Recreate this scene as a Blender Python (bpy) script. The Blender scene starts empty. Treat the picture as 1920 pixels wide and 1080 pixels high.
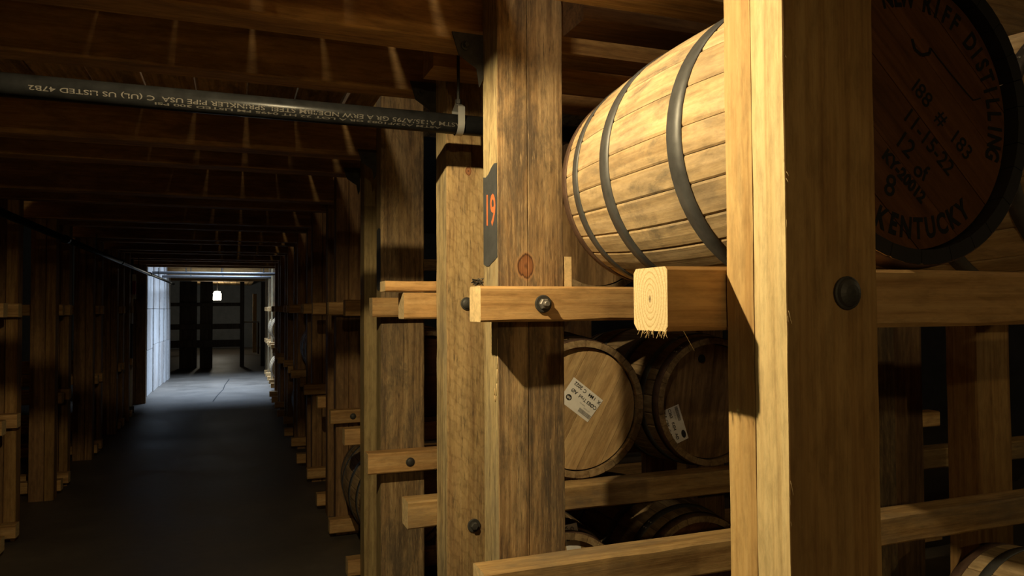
import bpy, math, random
from mathutils import Vector, Matrix
random.seed(7)
PI = math.pi
SC = bpy.context.scene
COL = SC.collection
H = 1.62                      # eye height above the concrete; z below is given relative to the eye

# ------------------------------------------------------------------ camera
cam = bpy.data.cameras.new('camera'); cam_o = bpy.data.objects.new('camera', cam); COL.objects.link(cam_o)
cam.sensor_width = 36.0; cam.lens = 1365.0 / 1920.0 * 36.0; cam.clip_start = 0.05; cam.clip_end = 200
right = Vector((0.93452389, -0.35586192, -0.00523401))
up = Vector((-0.00482531, -0.02737399, 0.99961362))
fwd = Vector((0.3558677, 0.93413755, 0.0272988))
cam_o.matrix_world = Matrix(((right.x, up.x, -fwd.x, 0), (right.y, up.y, -fwd.y, 0), (right.z, up.z, -fwd.z, H), (0, 0, 0, 1)))
SC.camera = cam_o
# ------------------------------------------------------------------ world, exposure
w = bpy.data.worlds.new('daylight'); SC.world = w; w.use_nodes = True
bg = w.node_tree.nodes['Background']; bg.inputs[0].default_value = (0.55, 0.68, 0.9, 1); bg.inputs[1].default_value = 1.0
vs = SC.view_settings; vs.view_transform = 'Standard'; vs.look = 'None'; vs.gamma = 1.0; vs.exposure = 0.0
try: vs.use_curve_mapping = False
except Exception: pass
cy = SC.cycles; cy.max_bounces = 8; cy.diffuse_bounces = 5; cy.glossy_bounces = 3; cy.sample_clamp_indirect = 3.0
cy.use_denoising = True; cy.caustics_reflective = False; cy.caustics_refractive = False

def light(name, kind, loc, power, color, size=None, size_y=None, radius=None, rot=None):
    l = bpy.data.lights.new(name, kind); l.energy = power; l.color = color
    if kind == 'AREA':
        l.shape = 'RECTANGLE'; l.size = size; l.size_y = size_y or size
    elif radius: l.shadow_soft_size = radius
    o = bpy.data.objects.new(name, l); COL.objects.link(o); o.location = (loc[0], loc[1], loc[2] + H)
    if rot: o.rotation_euler = rot
    return o
WARM = (1.0, 0.785, 0.44)
LAMP = (-0.10, 1.40, 0.79)
light('aisle_lamp_light', 'POINT', LAMP, 115, WARM, radius=0.0155)
BLAMP = (-0.25, -2.1, 0.70)
light('aisle_lamp_behind_light', 'POINT', BLAMP, 46, (1.0, 0.74, 0.36), radius=0.03)
light('upstairs_lamp_light', 'POINT', (0.05, 0.9, 2.7), 85, (1.0, 0.83, 0.55), radius=0.14)
light('upstairs_far_lamp_light', 'POINT', (0.05, 8.5, 2.7), 40, (1.0, 0.83, 0.55), radius=0.14)
RLAMP = (3.55, 0.75, 0.72)
light('next_aisle_lamp_light', 'POINT', RLAMP, 9, WARM, radius=0.03)
hd = light('hatch_daylight', 'AREA', (-0.30, 16.6, 1.75), 190, (0.56, 0.74, 1.0), size=1.7, size_y=2.9); hd.data.spread = math.radians(88)

# ------------------------------------------------------------------ node helpers
def mat(name):
    m = bpy.data.materials.new(name); m.use_nodes = True
    nt = m.node_tree; b = nt.nodes['Principled BSDF']
    return m, nt, b
def N(nt, t, **k):
    n = nt.nodes.new(t)
    for a, v in k.items():
        if a.startswith('i_'): n.inputs[int(a[2:])].default_value = v
        else: setattr(n, a, v)
    return n
def ramp(nt, src, stops):
    r = N(nt, 'ShaderNodeValToRGB'); nt.links.new(src, r.inputs[0])
    e = r.color_ramp.elements
    while len(e) < len(stops): e.new(0.5)
    for q, (p, c) in zip(e, stops):
        q.position = p; q.color = (c[0], c[1], c[2], 1) if len(c) == 3 else c
    return r.outputs[0]
def mixc(nt, f, a, b, mode='MIX'):
    m = N(nt, 'ShaderNodeMix', data_type='RGBA', blend_type=mode)
    if isinstance(f, (int, float)): m.inputs[0].default_value = f
    else: nt.links.new(f, m.inputs[0])
    for s, v in ((6, a), (7, b)):
        if isinstance(v, tuple): m.inputs[s].default_value = (v[0], v[1], v[2], 1)
        else: nt.links.new(v, m.inputs[s])
    return m.outputs[2]
def math_(nt, op, a, b=None, c=None):
    m = N(nt, 'ShaderNodeMath', operation=op)
    for s, v in ((0, a), (1, b), (2, c)):
        if v is None: continue
        if isinstance(v, (int, float)): m.inputs[s].default_value = v
        else: nt.links.new(v, m.inputs[s])
    return m.outputs[0]
def coords(nt, rnd=True):
    tc = N(nt, 'ShaderNodeTexCoord')
    if not rnd: return tc.outputs['Object'], tc
    oi = N(nt, 'ShaderNodeObjectInfo')
    sc = math_(nt, 'MULTIPLY', oi.outputs['Random'], 23.0)
    va = N(nt, 'ShaderNodeVectorMath', operation='ADD')
    nt.links.new(tc.outputs['Object'], va.inputs[0]); nt.links.new(sc, va.inputs[1])
    return va.outputs[0], tc
def mapped(nt, v, s):
    m = N(nt, 'ShaderNodeMapping'); nt.links.new(v, m.inputs[0]); m.inputs['Scale'].default_value = s
    return m.outputs[0]
def noise(nt, v, scale, detail=5, rough=0.6, dist=0.0):
    n = N(nt, 'ShaderNodeTexNoise'); nt.links.new(v, n.inputs['Vector'])
    n.inputs['Scale'].default_value = scale; n.inputs['Detail'].default_value = detail
    n.inputs['Roughness'].default_value = rough; n.inputs['Distortion'].default_value = dist
    return n.outputs[0]

def wood(name, axis, light_c, mid_c, dark_c, stain=None, stain_amt=0.5, stain_scale=3.0, rough=0.75, knots=(), saw=0.0,
         bump=0.25, vary=0.25, rnd=True, fibre=110, speck=0.0, smudge=False, blotch=0.0):
    """long-grained timber; axis is the grain direction in object space"""
    m, nt, b = mat(name)
    v, tc = coords(nt, rnd)
    k = {'x': (0.045, 1, 1), 'y': (1, 0.045, 1), 'z': (1, 1, 0.045)}[axis]
    kk = {'x': (0.012, 1, 1), 'y': (1, 0.012, 1), 'z': (1, 1, 0.012)}[axis]
    k3 = {'x': (0.25, 1, 1), 'y': (1, 0.25, 1), 'z': (1, 1, 0.25)}[axis]
    g1 = noise(nt, mapped(nt, v, k), 26, 4, 0.6, 0.9)
    g2 = noise(nt, mapped(nt, v, kk), fibre, 6, 0.72)
    g = math_(nt, 'ADD', math_(nt, 'MULTIPLY', g1, 0.62), math_(nt, 'MULTIPLY', g2, 0.38))
    c = ramp(nt, g, [(0.37, dark_c), (0.49, mid_c), (0.59, light_c)])
    fine = noise(nt, mapped(nt, v, k3), 55, 6, 0.7)
    c = mixc(nt, 0.5, c, ramp(nt, fine, [(0.33, (0.4, 0.38, 0.36)), (0.56, (1, 1, 1))]), 'MULTIPLY')
    if stain:
        sn = noise(nt, mapped(nt, v, k3), stain_scale * 3, 6, 0.7, 0.4)
        f = ramp(nt, sn, [(0.47, (0, 0, 0)), (0.62, (stain_amt,) * 3)])
        c = mixc(nt, f, c, stain)
    if blotch:
        bn = noise(nt, mapped(nt, v, {'x': (0.3, 1, 1), 'y': (1, 0.3, 1), 'z': (1, 1, 0.3)}[axis]), 9, 8, 0.78, 0.6)
        c = mixc(nt, ramp(nt, bn, [(0.46, (0, 0, 0)), (0.58, (blotch,) * 3)]), c, (0.075, 0.06, 0.045))
        fl = noise(nt, mapped(nt, v, {'x': (0.10, 1, 1), 'y': (1, 0.10, 1), 'z': (1, 1, 0.10)}[axis]), 150, 4, 0.65)
        c = mixc(nt, ramp(nt, fl, [(0.30, (0.75,) * 3), (0.44, (0, 0, 0))]), c, (0.06, 0.042, 0.028))
        c = mixc(nt, ramp(nt, fl, [(0.57, (0, 0, 0)), (0.68, (0.55,) * 3)]), c, light_c)
        pal = noise(nt, mapped(nt, v, k), 60, 5, 0.75)
        c = mixc(nt, ramp(nt, pal, [(0.57, (0, 0, 0)), (0.66, (blotch * 0.6,) * 3)]), c, light_c)
    if smudge:          # grey handling marks, in two belts around the bilge
        sp_ = N(nt, 'ShaderNodeSeparateXYZ'); nt.links.new(tc.outputs['Object'], sp_.inputs[0])
        ay = math_(nt, 'ABSOLUTE', sp_.outputs[1])
        belt = ramp(nt, ay, [(0.0, (1, 1, 1)), (0.10, (0.9, 0.9, 0.9)), (0.17, (0.25, 0.25, 0.25)), (0.24, (0.55, 0.55, 0.55)), (0.33, (0.15, 0.15, 0.15))])
        mk = ramp(nt, noise(nt, mapped(nt, v, (1, 0.5, 1)), 13, 7, 0.72, 0.3), [(0.50, (0, 0, 0)), (0.63, (0.65, 0.65, 0.65))])
        c = mixc(nt, mixc(nt, 1.0, belt, mk, 'MULTIPLY'), c, (0.10, 0.085, 0.065))
    if speck:
        sp = noise(nt, mapped(nt, v, k), 220, 3, 0.5)
        c = mixc(nt, ramp(nt, sp, [(0.66, (0, 0, 0)), (0.74, (speck,) * 3)]), c, dark_c)
    if saw:
        wv = N(nt, 'ShaderNodeTexWave', wave_type='BANDS', bands_direction='DIAGONAL')
        nt.links.new(mapped(nt, v, (1.0, 0.0, 0.8)), wv.inputs['Vector'])
        wv.inputs['Scale'].default_value = 16; wv.inputs['Distortion'].default_value = 7.0; wv.inputs['Detail'].default_value = 4; wv.inputs['Detail Scale'].default_value = 2.0
        c = mixc(nt, saw, c, ramp(nt, wv.outputs[1], [(0.0, (0.42, 0.36, 0.3)), (0.35, (1, 1, 1))]), 'MULTIPLY')
    for (ka, kb, kr, ea, eb) in knots:      # ea, eb: indices of the two face coordinates
        sep = N(nt, 'ShaderNodeSeparateXYZ'); nt.links.new(tc.outputs['Object'], sep.inputs[0])
        da = math_(nt, 'SUBTRACT', sep.outputs[ea], ka); db = math_(nt, 'MULTIPLY', math_(nt, 'SUBTRACT', sep.outputs[eb], kb), 0.72)
        d = math_(nt, 'SQRT', math_(nt, 'ADD', math_(nt, 'MULTIPLY', da, da), math_(nt, 'MULTIPLY', db, db)))
        d = math_(nt, 'ADD', d, math_(nt, 'MULTIPLY', math_(nt, 'SUBTRACT', g1, 0.5), kr * 1.1))
        rr = math_(nt, 'DIVIDE', d, kr)
        ring = ramp(nt, rr, [(0.0, (0.07, 0.03, 0.015)), (0.25, (0.28, 0.12, 0.05)), (0.62, (0.22, 0.09, 0.035)), (0.72, (0.06, 0.025, 0.012)), (0.82, (0.36, 0.2, 0.09)), (1.0, (0.4, 0.25, 0.12))])
        f = ramp(nt, rr, [(0.8, (1, 1, 1)), (0.98, (0, 0, 0))])
        c = mixc(nt, f, c, ring)
    if vary and rnd:
        oi = N(nt, 'ShaderNodeObjectInfo')
        vv = math_(nt, 'ADD', math_(nt, 'MULTIPLY', oi.outputs['Random'], vary), 1.0 - vary * 0.6)
        cc = N(nt, 'ShaderNodeCombineColor'); 
        for i in range(3): nt.links.new(vv, cc.inputs[i])
        c = mixc(nt, 1.0, c, cc.outputs[0], 'MULTIPLY')
    nt.links.new(c, b.inputs['Base Color'])
    b.inputs['Roughness'].default_value = rough
    b.inputs['Specular IOR Level'].default_value = 0.25
    bp = N(nt, 'ShaderNodeBump'); bp.inputs['Strength'].default_value = bump; bp.inputs['Distance'].default_value = 0.004
    nt.links.new(math_(nt, 'ADD', g2, math_(nt, 'MULTIPLY', fine, 0.6)), bp.inputs['Height'])
    nt.links.new(bp.outputs[0], b.inputs['Normal'])
    return m
def endgrain(name, cy_, cz_, lc, dc, freq=95.0, yz=True):
    m, nt, b = mat(name)
    tc = N(nt, 'ShaderNodeTexCoord'); sep = N(nt, 'ShaderNodeSeparateXYZ'); nt.links.new(tc.outputs['Object'], sep.inputs[0])
    nz = noise(nt, tc.outputs['Object'], 22, 3, 0.5)
    dy = math_(nt, 'SUBTRACT', sep.outputs[1], cy_); dz = math_(nt, 'MULTIPLY', math_(nt, 'SUBTRACT', sep.outputs[2], cz_), 0.6)
    d = math_(nt, 'SQRT', math_(nt, 'ADD', math_(nt, 'MULTIPLY', dy, dy), math_(nt, 'MULTIPLY', dz, dz)))
    d2 = math_(nt, 'ADD', d, math_(nt, 'MULTIPLY', math_(nt, 'SUBTRACT', nz, 0.5), 0.008))
    s = math_(nt, 'FRACT', math_(nt, 'MULTIPLY', math_(nt, 'POWER', d2, 0.8), freq))
    c = ramp(nt, s, [(0.0, lc), (0.62, lc), (0.92, dc), (1.0, lc)])
    fine = noise(nt, tc.outputs['Object'], 260, 4, 0.7)
    c = mixc(nt, 0.35, c, ramp(nt, fine, [(0.3, (0.5, 0.45, 0.4)), (0.6, (1, 1, 1))]), 'MULTIPLY')
    c = mixc(nt, ramp(nt, d, [(0.0028, (1, 1, 1)), (0.004, (0, 0, 0))]), c, (0.05, 0.02, 0.01))
    nt.links.new(c, b.inputs['Base Color']); b.inputs['Roughness'].default_value = 0.85; b.inputs['Specular IOR Level'].default_value = 0.15
    bp = N(nt, 'ShaderNodeBump'); bp.inputs['Strength'].default_value = 0.3; bp.inputs['Distance'].default_value = 0.003
    nt.links.new(fine, bp.inputs['Height']); nt.links.new(bp.outputs[0], b.inputs['Normal'])
    return m
def plain(name, c, rough=0.6, metal=0.0, spec=0.4, nscale=0, namt=0.3, emit=None, estr=0.0):
    m, nt, b = mat(name)
    b.inputs['Roughness'].default_value = rough; b.inputs['Metallic'].default_value = metal; b.inputs['Specular IOR Level'].default_value = spec
    if nscale:
        v, tc = coords(nt)
        n = noise(nt, v, nscale, 6, 0.65)
        col = ramp(nt, n, [(0.3, tuple(x * (1 - namt) for x in c)), (0.7, tuple(min(1, x * (1 + namt)) for x in c))])
        nt.links.new(col, b.inputs['Base Color'])
        bp = N(nt, 'ShaderNodeBump'); bp.inputs['Strength'].default_value = 0.15; bp.inputs['Distance'].default_value = 0.002
        nt.links.new(n, bp.inputs['Height']); nt.links.new(bp.outputs[0], b.inputs['Normal'])
    else: b.inputs['Base Color'].default_value = (*c, 1)
    if emit:
        b.inputs['Emission Color'].default_value = (*emit, 1); b.inputs['Emission Strength'].default_value = estr
    return m

# ------------------------------------------------------------------ materials
FRESH = ((0.68, 0.50, 0.25), (0.58, 0.41, 0.19), (0.42, 0.27, 0.11))
M = {}
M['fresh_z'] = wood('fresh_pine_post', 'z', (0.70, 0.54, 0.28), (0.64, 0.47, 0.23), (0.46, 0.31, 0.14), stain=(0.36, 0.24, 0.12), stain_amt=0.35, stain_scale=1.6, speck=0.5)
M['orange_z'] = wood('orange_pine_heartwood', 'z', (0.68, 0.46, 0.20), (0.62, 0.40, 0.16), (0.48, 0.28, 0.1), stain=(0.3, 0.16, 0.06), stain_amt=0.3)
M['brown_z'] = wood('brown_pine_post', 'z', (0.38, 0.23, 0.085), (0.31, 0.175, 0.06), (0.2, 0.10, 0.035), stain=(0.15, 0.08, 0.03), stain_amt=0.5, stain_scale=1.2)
M['rail_x'] = wood('pine_rail', 'x', (0.60, 0.37, 0.155), (0.52, 0.30, 0.115), (0.31, 0.16, 0.055), stain=(0.3, 0.18, 0.08), stain_amt=0.3, fibre=80)
M['rail_worn'] = wood('worn_pine_rail', 'x', (0.52, 0.34, 0.15), (0.42, 0.26, 0.105), (0.26, 0.145, 0.055), stain=(0.16, 0.12, 0.08), stain_amt=0.7, stain_scale=2.0)
M['weather_z'] = wood('weathered_pine_post', 'z', (0.52, 0.355, 0.18), (0.36, 0.225, 0.105), (0.14, 0.08, 0.04), stain=(0.085, 0.063, 0.046), stain_amt=0.85, stain_scale=1.4, speck=0.7, bump=0.5, fibre=70,
                      knots=[(-0.018, 1.738, 0.034, 0, 2)], rnd=False, blotch=0.62)
M['weather2_z'] = wood('weathered_grey_pine_post', 'z', (0.42, 0.29, 0.14), (0.31, 0.20, 0.095), (0.15, 0.09, 0.045), stain=(0.115, 0.085, 0.055), stain_amt=0.75, stain_scale=1.3, bump=0.5, fibre=70, blotch=0.6)
M['lit_side_z'] = wood('pale_lit_side_pine', 'z', (0.66, 0.52, 0.28), (0.58, 0.43, 0.21), (0.36, 0.25, 0.12), stain=(0.24, 0.2, 0.14), stain_amt=0.5, blotch=0.3)  # paler pine for aisle faces, their brighter light put into the colour
M['saw_z'] = wood('sawn_pine_post', 'z', (0.52, 0.36, 0.17), (0.45, 0.30, 0.13), (0.27, 0.16, 0.07), saw=0.28, rnd=False, knots=[(-0.017, 2.10, 0.014, 0, 2)],
                  stain=(0.3, 0.17, 0.08), stain_amt=0.45, blotch=0.22)
M['olive_z'] = wood('smooth_olive_pine_post', 'z', (0.42, 0.31, 0.14), (0.37, 0.27, 0.12), (0.27, 0.18, 0.08))
M['joist_x'] = wood('old_brown_joist', 'x', (0.54, 0.32, 0.12), (0.46, 0.26, 0.09), (0.3, 0.155, 0.055), stain=(0.14, 0.075, 0.03), stain_amt=0.6)
M['plank_y'] = wood('deck_plank', 'y', (0.70, 0.48, 0.22), (0.60, 0.38, 0.16), (0.36, 0.22, 0.1), stain=(0.12, 0.08, 0.05), stain_amt=0.7, vary=0.7)
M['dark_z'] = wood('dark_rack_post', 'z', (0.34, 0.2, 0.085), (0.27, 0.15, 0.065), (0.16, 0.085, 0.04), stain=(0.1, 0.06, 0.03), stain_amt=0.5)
M['black_x'] = wood('dark_shaded_beam', 'x', (0.16, 0.085, 0.035), (0.12, 0.06, 0.025), (0.06, 0.03, 0.012))  # shade below the ceiling painted into this beam's dark colour
M['black_z'] = wood('black_shaded_frame', 'z', (0.09, 0.06, 0.035), (0.07, 0.045, 0.025), (0.04, 0.025, 0.015))  # far frame is rack timber, its shade put into the near-black colour
M['end'] = endgrain('pine_end_grain', 0.0, 0.048, (0.82, 0.64, 0.36), (0.60, 0.41, 0.18))
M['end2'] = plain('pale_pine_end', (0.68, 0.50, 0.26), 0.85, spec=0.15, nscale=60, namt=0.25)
OAK = ((0.60, 0.43, 0.24), (0.53, 0.37, 0.19), (0.38, 0.25, 0.12))
M['oak'] = wood('oak_stave', 'y', *OAK, stain=(0.20, 0.15, 0.10), stain_amt=0.55, stain_scale=2.2, vary=0.28, bump=0.2, smudge=True)
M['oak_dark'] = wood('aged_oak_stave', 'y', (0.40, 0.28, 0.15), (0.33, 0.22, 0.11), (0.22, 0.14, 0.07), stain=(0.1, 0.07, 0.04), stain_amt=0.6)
M['head'] = wood('oak_head_board', 'x', (0.62, 0.43, 0.21), (0.55, 0.36, 0.17), (0.42, 0.26, 0.11), stain=(0.22, 0.13, 0.06), stain_amt=0.5, vary=0.45)
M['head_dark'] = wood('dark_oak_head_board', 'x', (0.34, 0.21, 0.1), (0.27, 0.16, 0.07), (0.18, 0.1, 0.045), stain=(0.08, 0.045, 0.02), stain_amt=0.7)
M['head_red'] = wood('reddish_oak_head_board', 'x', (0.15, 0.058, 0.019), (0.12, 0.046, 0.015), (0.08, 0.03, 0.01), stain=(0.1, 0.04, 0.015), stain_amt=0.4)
M['hoop'] = plain('grey_steel_hoop', (0.085, 0.083, 0.082), 0.5, 0.35, nscale=18, namt=0.3)
M['hoop_rust'] = plain('rusty_brown_hoop', (0.10, 0.055, 0.035), 0.7, 0.3, nscale=30, namt=0.4)
M['rivet'] = plain('bright_rivet', (0.55, 0.55, 0.55), 0.35, 0.9)
M['bolt'] = plain('black_iron_bolt', (0.06, 0.056, 0.05), 0.6, 0.4, nscale=40)
M['steel'] = plain('worn_steel_nut', (0.24, 0.22, 0.2), 0.55, 0.6, nscale=60)
M['galv'] = plain('galvanised_strap', (0.42, 0.42, 0.40), 0.45, 0.6)
M['pipe'] = plain('black_steel_pipe', (0.007, 0.007, 0.007), 0.30, 0.0, spec=0.07, nscale=25, namt=0.35)
M['pipe_grey'] = plain('grey_pipe', (0.12, 0.12, 0.125), 0.45, 0.3)
M['char'] = plain('blackened_chime', (0.012, 0.010, 0.009), 0.8)
M['white_ink'] = plain('white_pipe_ink', (0.055, 0.05, 0.043), 0.9, spec=0.05)
M['black_ink'] = plain('black_stencil_ink', (0.008, 0.007, 0.006), 0.8)
M['print'] = plain('label_print', (0.03, 0.028, 0.026), 0.8)
M['grey_print'] = plain('grey_label_print', (0.22, 0.21, 0.2), 0.8)
M['paper'] = plain('white_paper', (0.86, 0.82, 0.76), 0.8, nscale=30, namt=0.06)
M['black_paint'] = plain('dark_grey_paint', (0.055, 0.055, 0.055), 0.7, nscale=20, namt=0.25)
M['orange_paint'] = plain('orange_paint', (0.56, 0.155, 0.05), 0.7, nscale=50, namt=0.15)
M['concrete'] = None
M['wall'] = plain('dark_sheet_wall', (0.035, 0.032, 0.03), 0.9, nscale=6)
M['grey_wall'] = plain('grey_painted_wall', (0.16, 0.17, 0.175), 0.8, nscale=5, namt=0.15)
M['ply'] = wood('whitewashed_plywood', 'z', (0.80, 0.79, 0.78), (0.74, 0.73, 0.72), (0.6, 0.56, 0.52), stain=(0.42, 0.33, 0.27), stain_amt=0.5, stain_scale=0.5, vary=0.12)
M['red'] = plain('red_sign', (0.55, 0.025, 0.02), 0.5)
M['white'] = plain('white_paint', (0.72, 0.70, 0.67), 0.6, nscale=12, namt=0.1)
M['enamel'] = plain('green_enamel_shade', (0.05, 0.09, 0.07), 0.4)
M['globe'] = plain('lit_lantern_glass', (0.9, 0.9, 0.85), 0.5, emit=(1.0, 0.93, 0.75), estr=26.0)
def concrete():
    m, nt, b = mat('worn_concrete')
    v, tc = coords(nt, False)
    n1 = noise(nt, v, 1.3, 8, 0.65); n2 = noise(nt, v, 14, 8, 0.7)
    c = ramp(nt, n1, [(0.3, (0.066, 0.054, 0.042)), (0.7, (0.135, 0.112, 0.088))])
    c = mixc(nt, 0.4, c, ramp(nt, n2, [(0.3, (0.5, 0.5, 0.5)), (0.65, (1, 1, 1))]), 'MULTIPLY')
    nt.links.new(c, b.inputs['Base Color'])
    nt.links.new(math_(nt, 'ADD', math_(nt, 'MULTIPLY', n1, 0.35), 0.36), b.inputs['Roughness'])
    bp = N(nt, 'ShaderNodeBump'); bp.inputs['Strength'].default_value = 0.25; bp.inputs['Distance'].default_value = 0.01
    nt.links.new(n2, bp.inputs['Height']); nt.links.new(bp.outputs[0], b.inputs['Normal'])
    return m
M['concrete'] = concrete()

ORD = ['first', 'second', 'third', 'fourth', 'fifth', 'sixth', 'seventh', 'eighth', 'ninth', 'tenth', 'eleventh', 'twelfth', 'thirteenth', 'fourteenth']
# ------------------------------------------------------------------ mesh helpers
class MB:
    def __init__(s): s.v = []; s.f = []; s.m = []
    def add(s, vs, fs, mi=0):
        o = len(s.v); s.v += [tuple(q) for q in vs]
        for f in fs: s.f.append(tuple(o + i for i in f)); s.m.append(mi)
        return o
    def box(s, x0, x1, y0, y1, z0, z1, mi=0):
        v = [(x, y, z) for x in (x0, x1) for y in (y0, y1) for z in (z0, z1)]
        s.add(v, [(0, 1, 3, 2), (4, 6, 7, 5), (0, 4, 5, 1), (2, 3, 7, 6), (0, 2, 6, 4), (1, 5, 7, 3)], mi)
    def beam(s, x0, x1, y0, y1, z0, z1, axis='x', ch=0.004, seg=10, jit=0.0012, end_mi=0, seed=0, side_mi=None, wane=0.0):
        """sawn timber: chamfered section swept along an axis, edges a little uneven; never grows beyond the given box"""
        r = random.Random(seed)
        if axis == 'x': L0, L1, a0, a1, b0, b1 = x0, x1, y0, y1, z0, z1; P = lambda l, a, b: (l, a, b)
        elif axis == 'y': L0, L1, a0, a1, b0, b1 = y0, y1, z0, z1, x0, x1; P = lambda l, a, b: (b, l, a)
        else: L0, L1, a0, a1, b0, b1 = z0, z1, x0, x1, y0, y1; P = lambda l, a, b: (a, b, l)
        vs = []; fs = []
        for i in range(seg + 1):
            l = L0 + (L1 - L0) * i / seg
            c = ch
            j = lambda: r.uniform(0, jit)
            c1, c2, c3, c4 = [c * r.uniform(0.6, 1.4) + wane * r.random() for _ in range(4)]
            A0, A1, B0, B1 = a0 + j(), a1 - j(), b0 + j(), b1 - j()
            sec = [(A0 + c1, B0), (A1 - c2, B0), (A1, B0 + c2), (A1, B1 - c3), (A1 - c3, B1), (A0 + c4, B1), (A0, B1 - c4), (A0, B0 + c1)]
            vs += [P(l, a, b) for a, b in sec]
        for i in range(seg):
            for k in range(8): fs.append((i * 8 + k, i * 8 + (k + 1) % 8, i * 8 + 8 + (k + 1) % 8, i * 8 + 8 + k))
        o = s.add(vs, fs, 0)
        s.f.append(tuple(o + k for k in reversed(range(8)))); s.m.append(end_mi)
        s.f.append(tuple(o + seg * 8 + k for k in range(8))); s.m.append(end_mi)
    def tube(s, p0, p1, r0, r1=None, n=16, mi=0, cap=True):
        p0 = Vector(p0); p1 = Vector(p1); d = (p1 - p0).normalized(); r1 = r0 if r1 is None else r1
        a = d.orthogonal().normalized(); b = d.cross(a)
        vs = [p + (a * math.cos(t) + b * math.sin(t)) * r for p, r in ((p0, r0), (p1, r1)) for t in [2 * PI * k / n for k in range(n)]]
        fs = [(k, (k + 1) % n, n + (k + 1) % n, n + k) for k in range(n)]
        if cap: fs += [tuple(reversed(range(n))), tuple(range(n, 2 * n))]
        s.add(vs, fs, mi)
    def lathe(s, prof, n=32, axis='z', c=(0, 0, 0), mi=0, close=False):
        """prof: list of (radius, along)"""
        vs = []; fs = []
        for r, t in prof:
            for k in range(n):
                a = 2 * PI * k / n; x, y = r * math.cos(a), r * math.sin(a)
                p = (x, y, t) if axis == 'z' else ((x, t, y) if axis == 'y' else (t, x, y))
                vs.append((c[0] + p[0], c[1] + p[1], c[2] + p[2]))
        q = len(prof); rng = range(q) if close else range(q - 1)
        for i in rng:
            i2 = (i + 1) % q
            for k in range(n): fs.append((i * n + k, i * n + (k + 1) % n, i2 * n + (k + 1) % n, i2 * n + k))
        s.add(vs, fs, mi)
    def mesh(s, name, mats, smooth=False):
        me = bpy.data.meshes.new(name); me.from_pydata(s.v, [], s.f)
        for m in (mats if isinstance(mats, (list, tuple)) else [mats]): me.materials.append(m)
        for p, i in zip(me.polygons, s.m): p.material_index = i; p.use_smooth = smooth
        me.update()
        import bmesh
        bm = bmesh.new(); bm.from_mesh(me); bmesh.ops.recalc_face_normals(bm, faces=bm.faces); bm.to_mesh(me); bm.free()
        return me
def link(name, me, parent=None, loc=(0, 0, 0), rot=None, rel=True):
    o = bpy.data.objects.new(name, me); COL.objects.link(o)
    if parent: o.parent = parent; o.location = loc
    else: o.location = (loc[0], loc[1], loc[2] + (H if rel else 0))
    if rot: o.rotation_euler = rot
    return o
def tag(o, label=None, cat=None, group=None, kind=None):
    if label: o['label'] = label
    if cat: o['category'] = cat
    if group: o['group'] = group
    if kind: o['kind'] = kind
    return o
def empty(name, loc, rot=None):
    o = bpy.data.objects.new(name, None); COL.objects.link(o); o.empty_display_size = 0.1
    o.location = (loc[0], loc[1], loc[2] + H)
    if rot: o.rotation_euler = rot
    return o
def dup(o, loc=None, parent=None):
    c = o.copy(); COL.objects.link(c)
    if parent: c.parent = parent
    if loc: c.location = (loc[0], loc[1], loc[2] + H)
    for ch in list(o.children): dup(ch, None, c)
    return c
def text_mesh(txt, size, bold=0.0, align='CENTER', squeeze=1.0):
    cu = bpy.data.curves.new('t', 'FONT'); cu.body = txt; cu.size = size; cu.align_x = align; cu.align_y = 'CENTER'; cu.offset = bold; cu.resolution_u = 3
    o = bpy.data.objects.new('t', cu); COL.objects.link(o)
    bpy.context.view_layer.update()
    me = bpy.data.meshes.new_from_object(o.evaluated_get(bpy.context.evaluated_depsgraph_get()))
    vs = [(v.co.x * squeeze, v.co.y) for v in me.vertices]; fs = [tuple(p.vertices) for p in me.polygons]
    bpy.data.objects.remove(o); bpy.data.curves.remove(cu); bpy.data.meshes.remove(me)
    return vs, fs

# ================================================================== the setting
def struct(name, mb, m): return tag(link(name, mb.mesh(name, m), None, (0, 0, 0)), kind='structure')
b = MB(); b.box(-6, 9, -3, 34.2, -H - 0.2, -H); floor = struct('floor', b, M['concrete'])
b = MB(); b.box(-6.2, -6.0, -3, 34.2, -H, 3.5); struct('wall_left', b, M['wall'])
b = MB(); b.box(9.0, 9.2, -3, 34.2, -H, 3.5); struct('wall_right', b, M['wall'])
b = MB(); b.box(-6, 9, 33.2, 33.4, -H, 3.5); struct('wall_back', b, M['grey_wall'])
b = MB(); b.box(-6, 9, -3.2, -3.0, -H, 3.5); struct('wall_front', b, M['wall'])
b = MB(); b.box(-6.2, 9.2, -3.2, 34.2, 3.5, 3.6); up_c = struct('upper_ceiling', b, M['wall'])
b = MB()
for k in range(36): b.box(-5.9 + k * 0.41, -5.9 + k * 0.41 + 0.40, -2.9, 14, 3.40, 3.47)
deck = link('deck_boards', b.mesh('deck_boards', M['plank_y']), up_c); deck['kind'] = 'stuff'; deck.location = (0, 0, 0)
# floor crack
b = MB(); pts = [(-0.36, 13.9), (-0.31, 14.8), (-0.22, 15.9), (-0.20, 16.8), (-0.12, 18.2)]
for (x0, y0), (x1, y1) in zip(pts, pts[1:]): b.add([(x0, y0, -H + 0.0008), (x0 + 0.022, y0, -H + 0.0008), (x1 + 0.022, y1, -H + 0.0008), (x1, y1, -H + 0.0008)], [(0, 1, 2, 3)])
link('floor_crack', b.mesh('floor_crack', M['black_ink']), floor)

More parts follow.
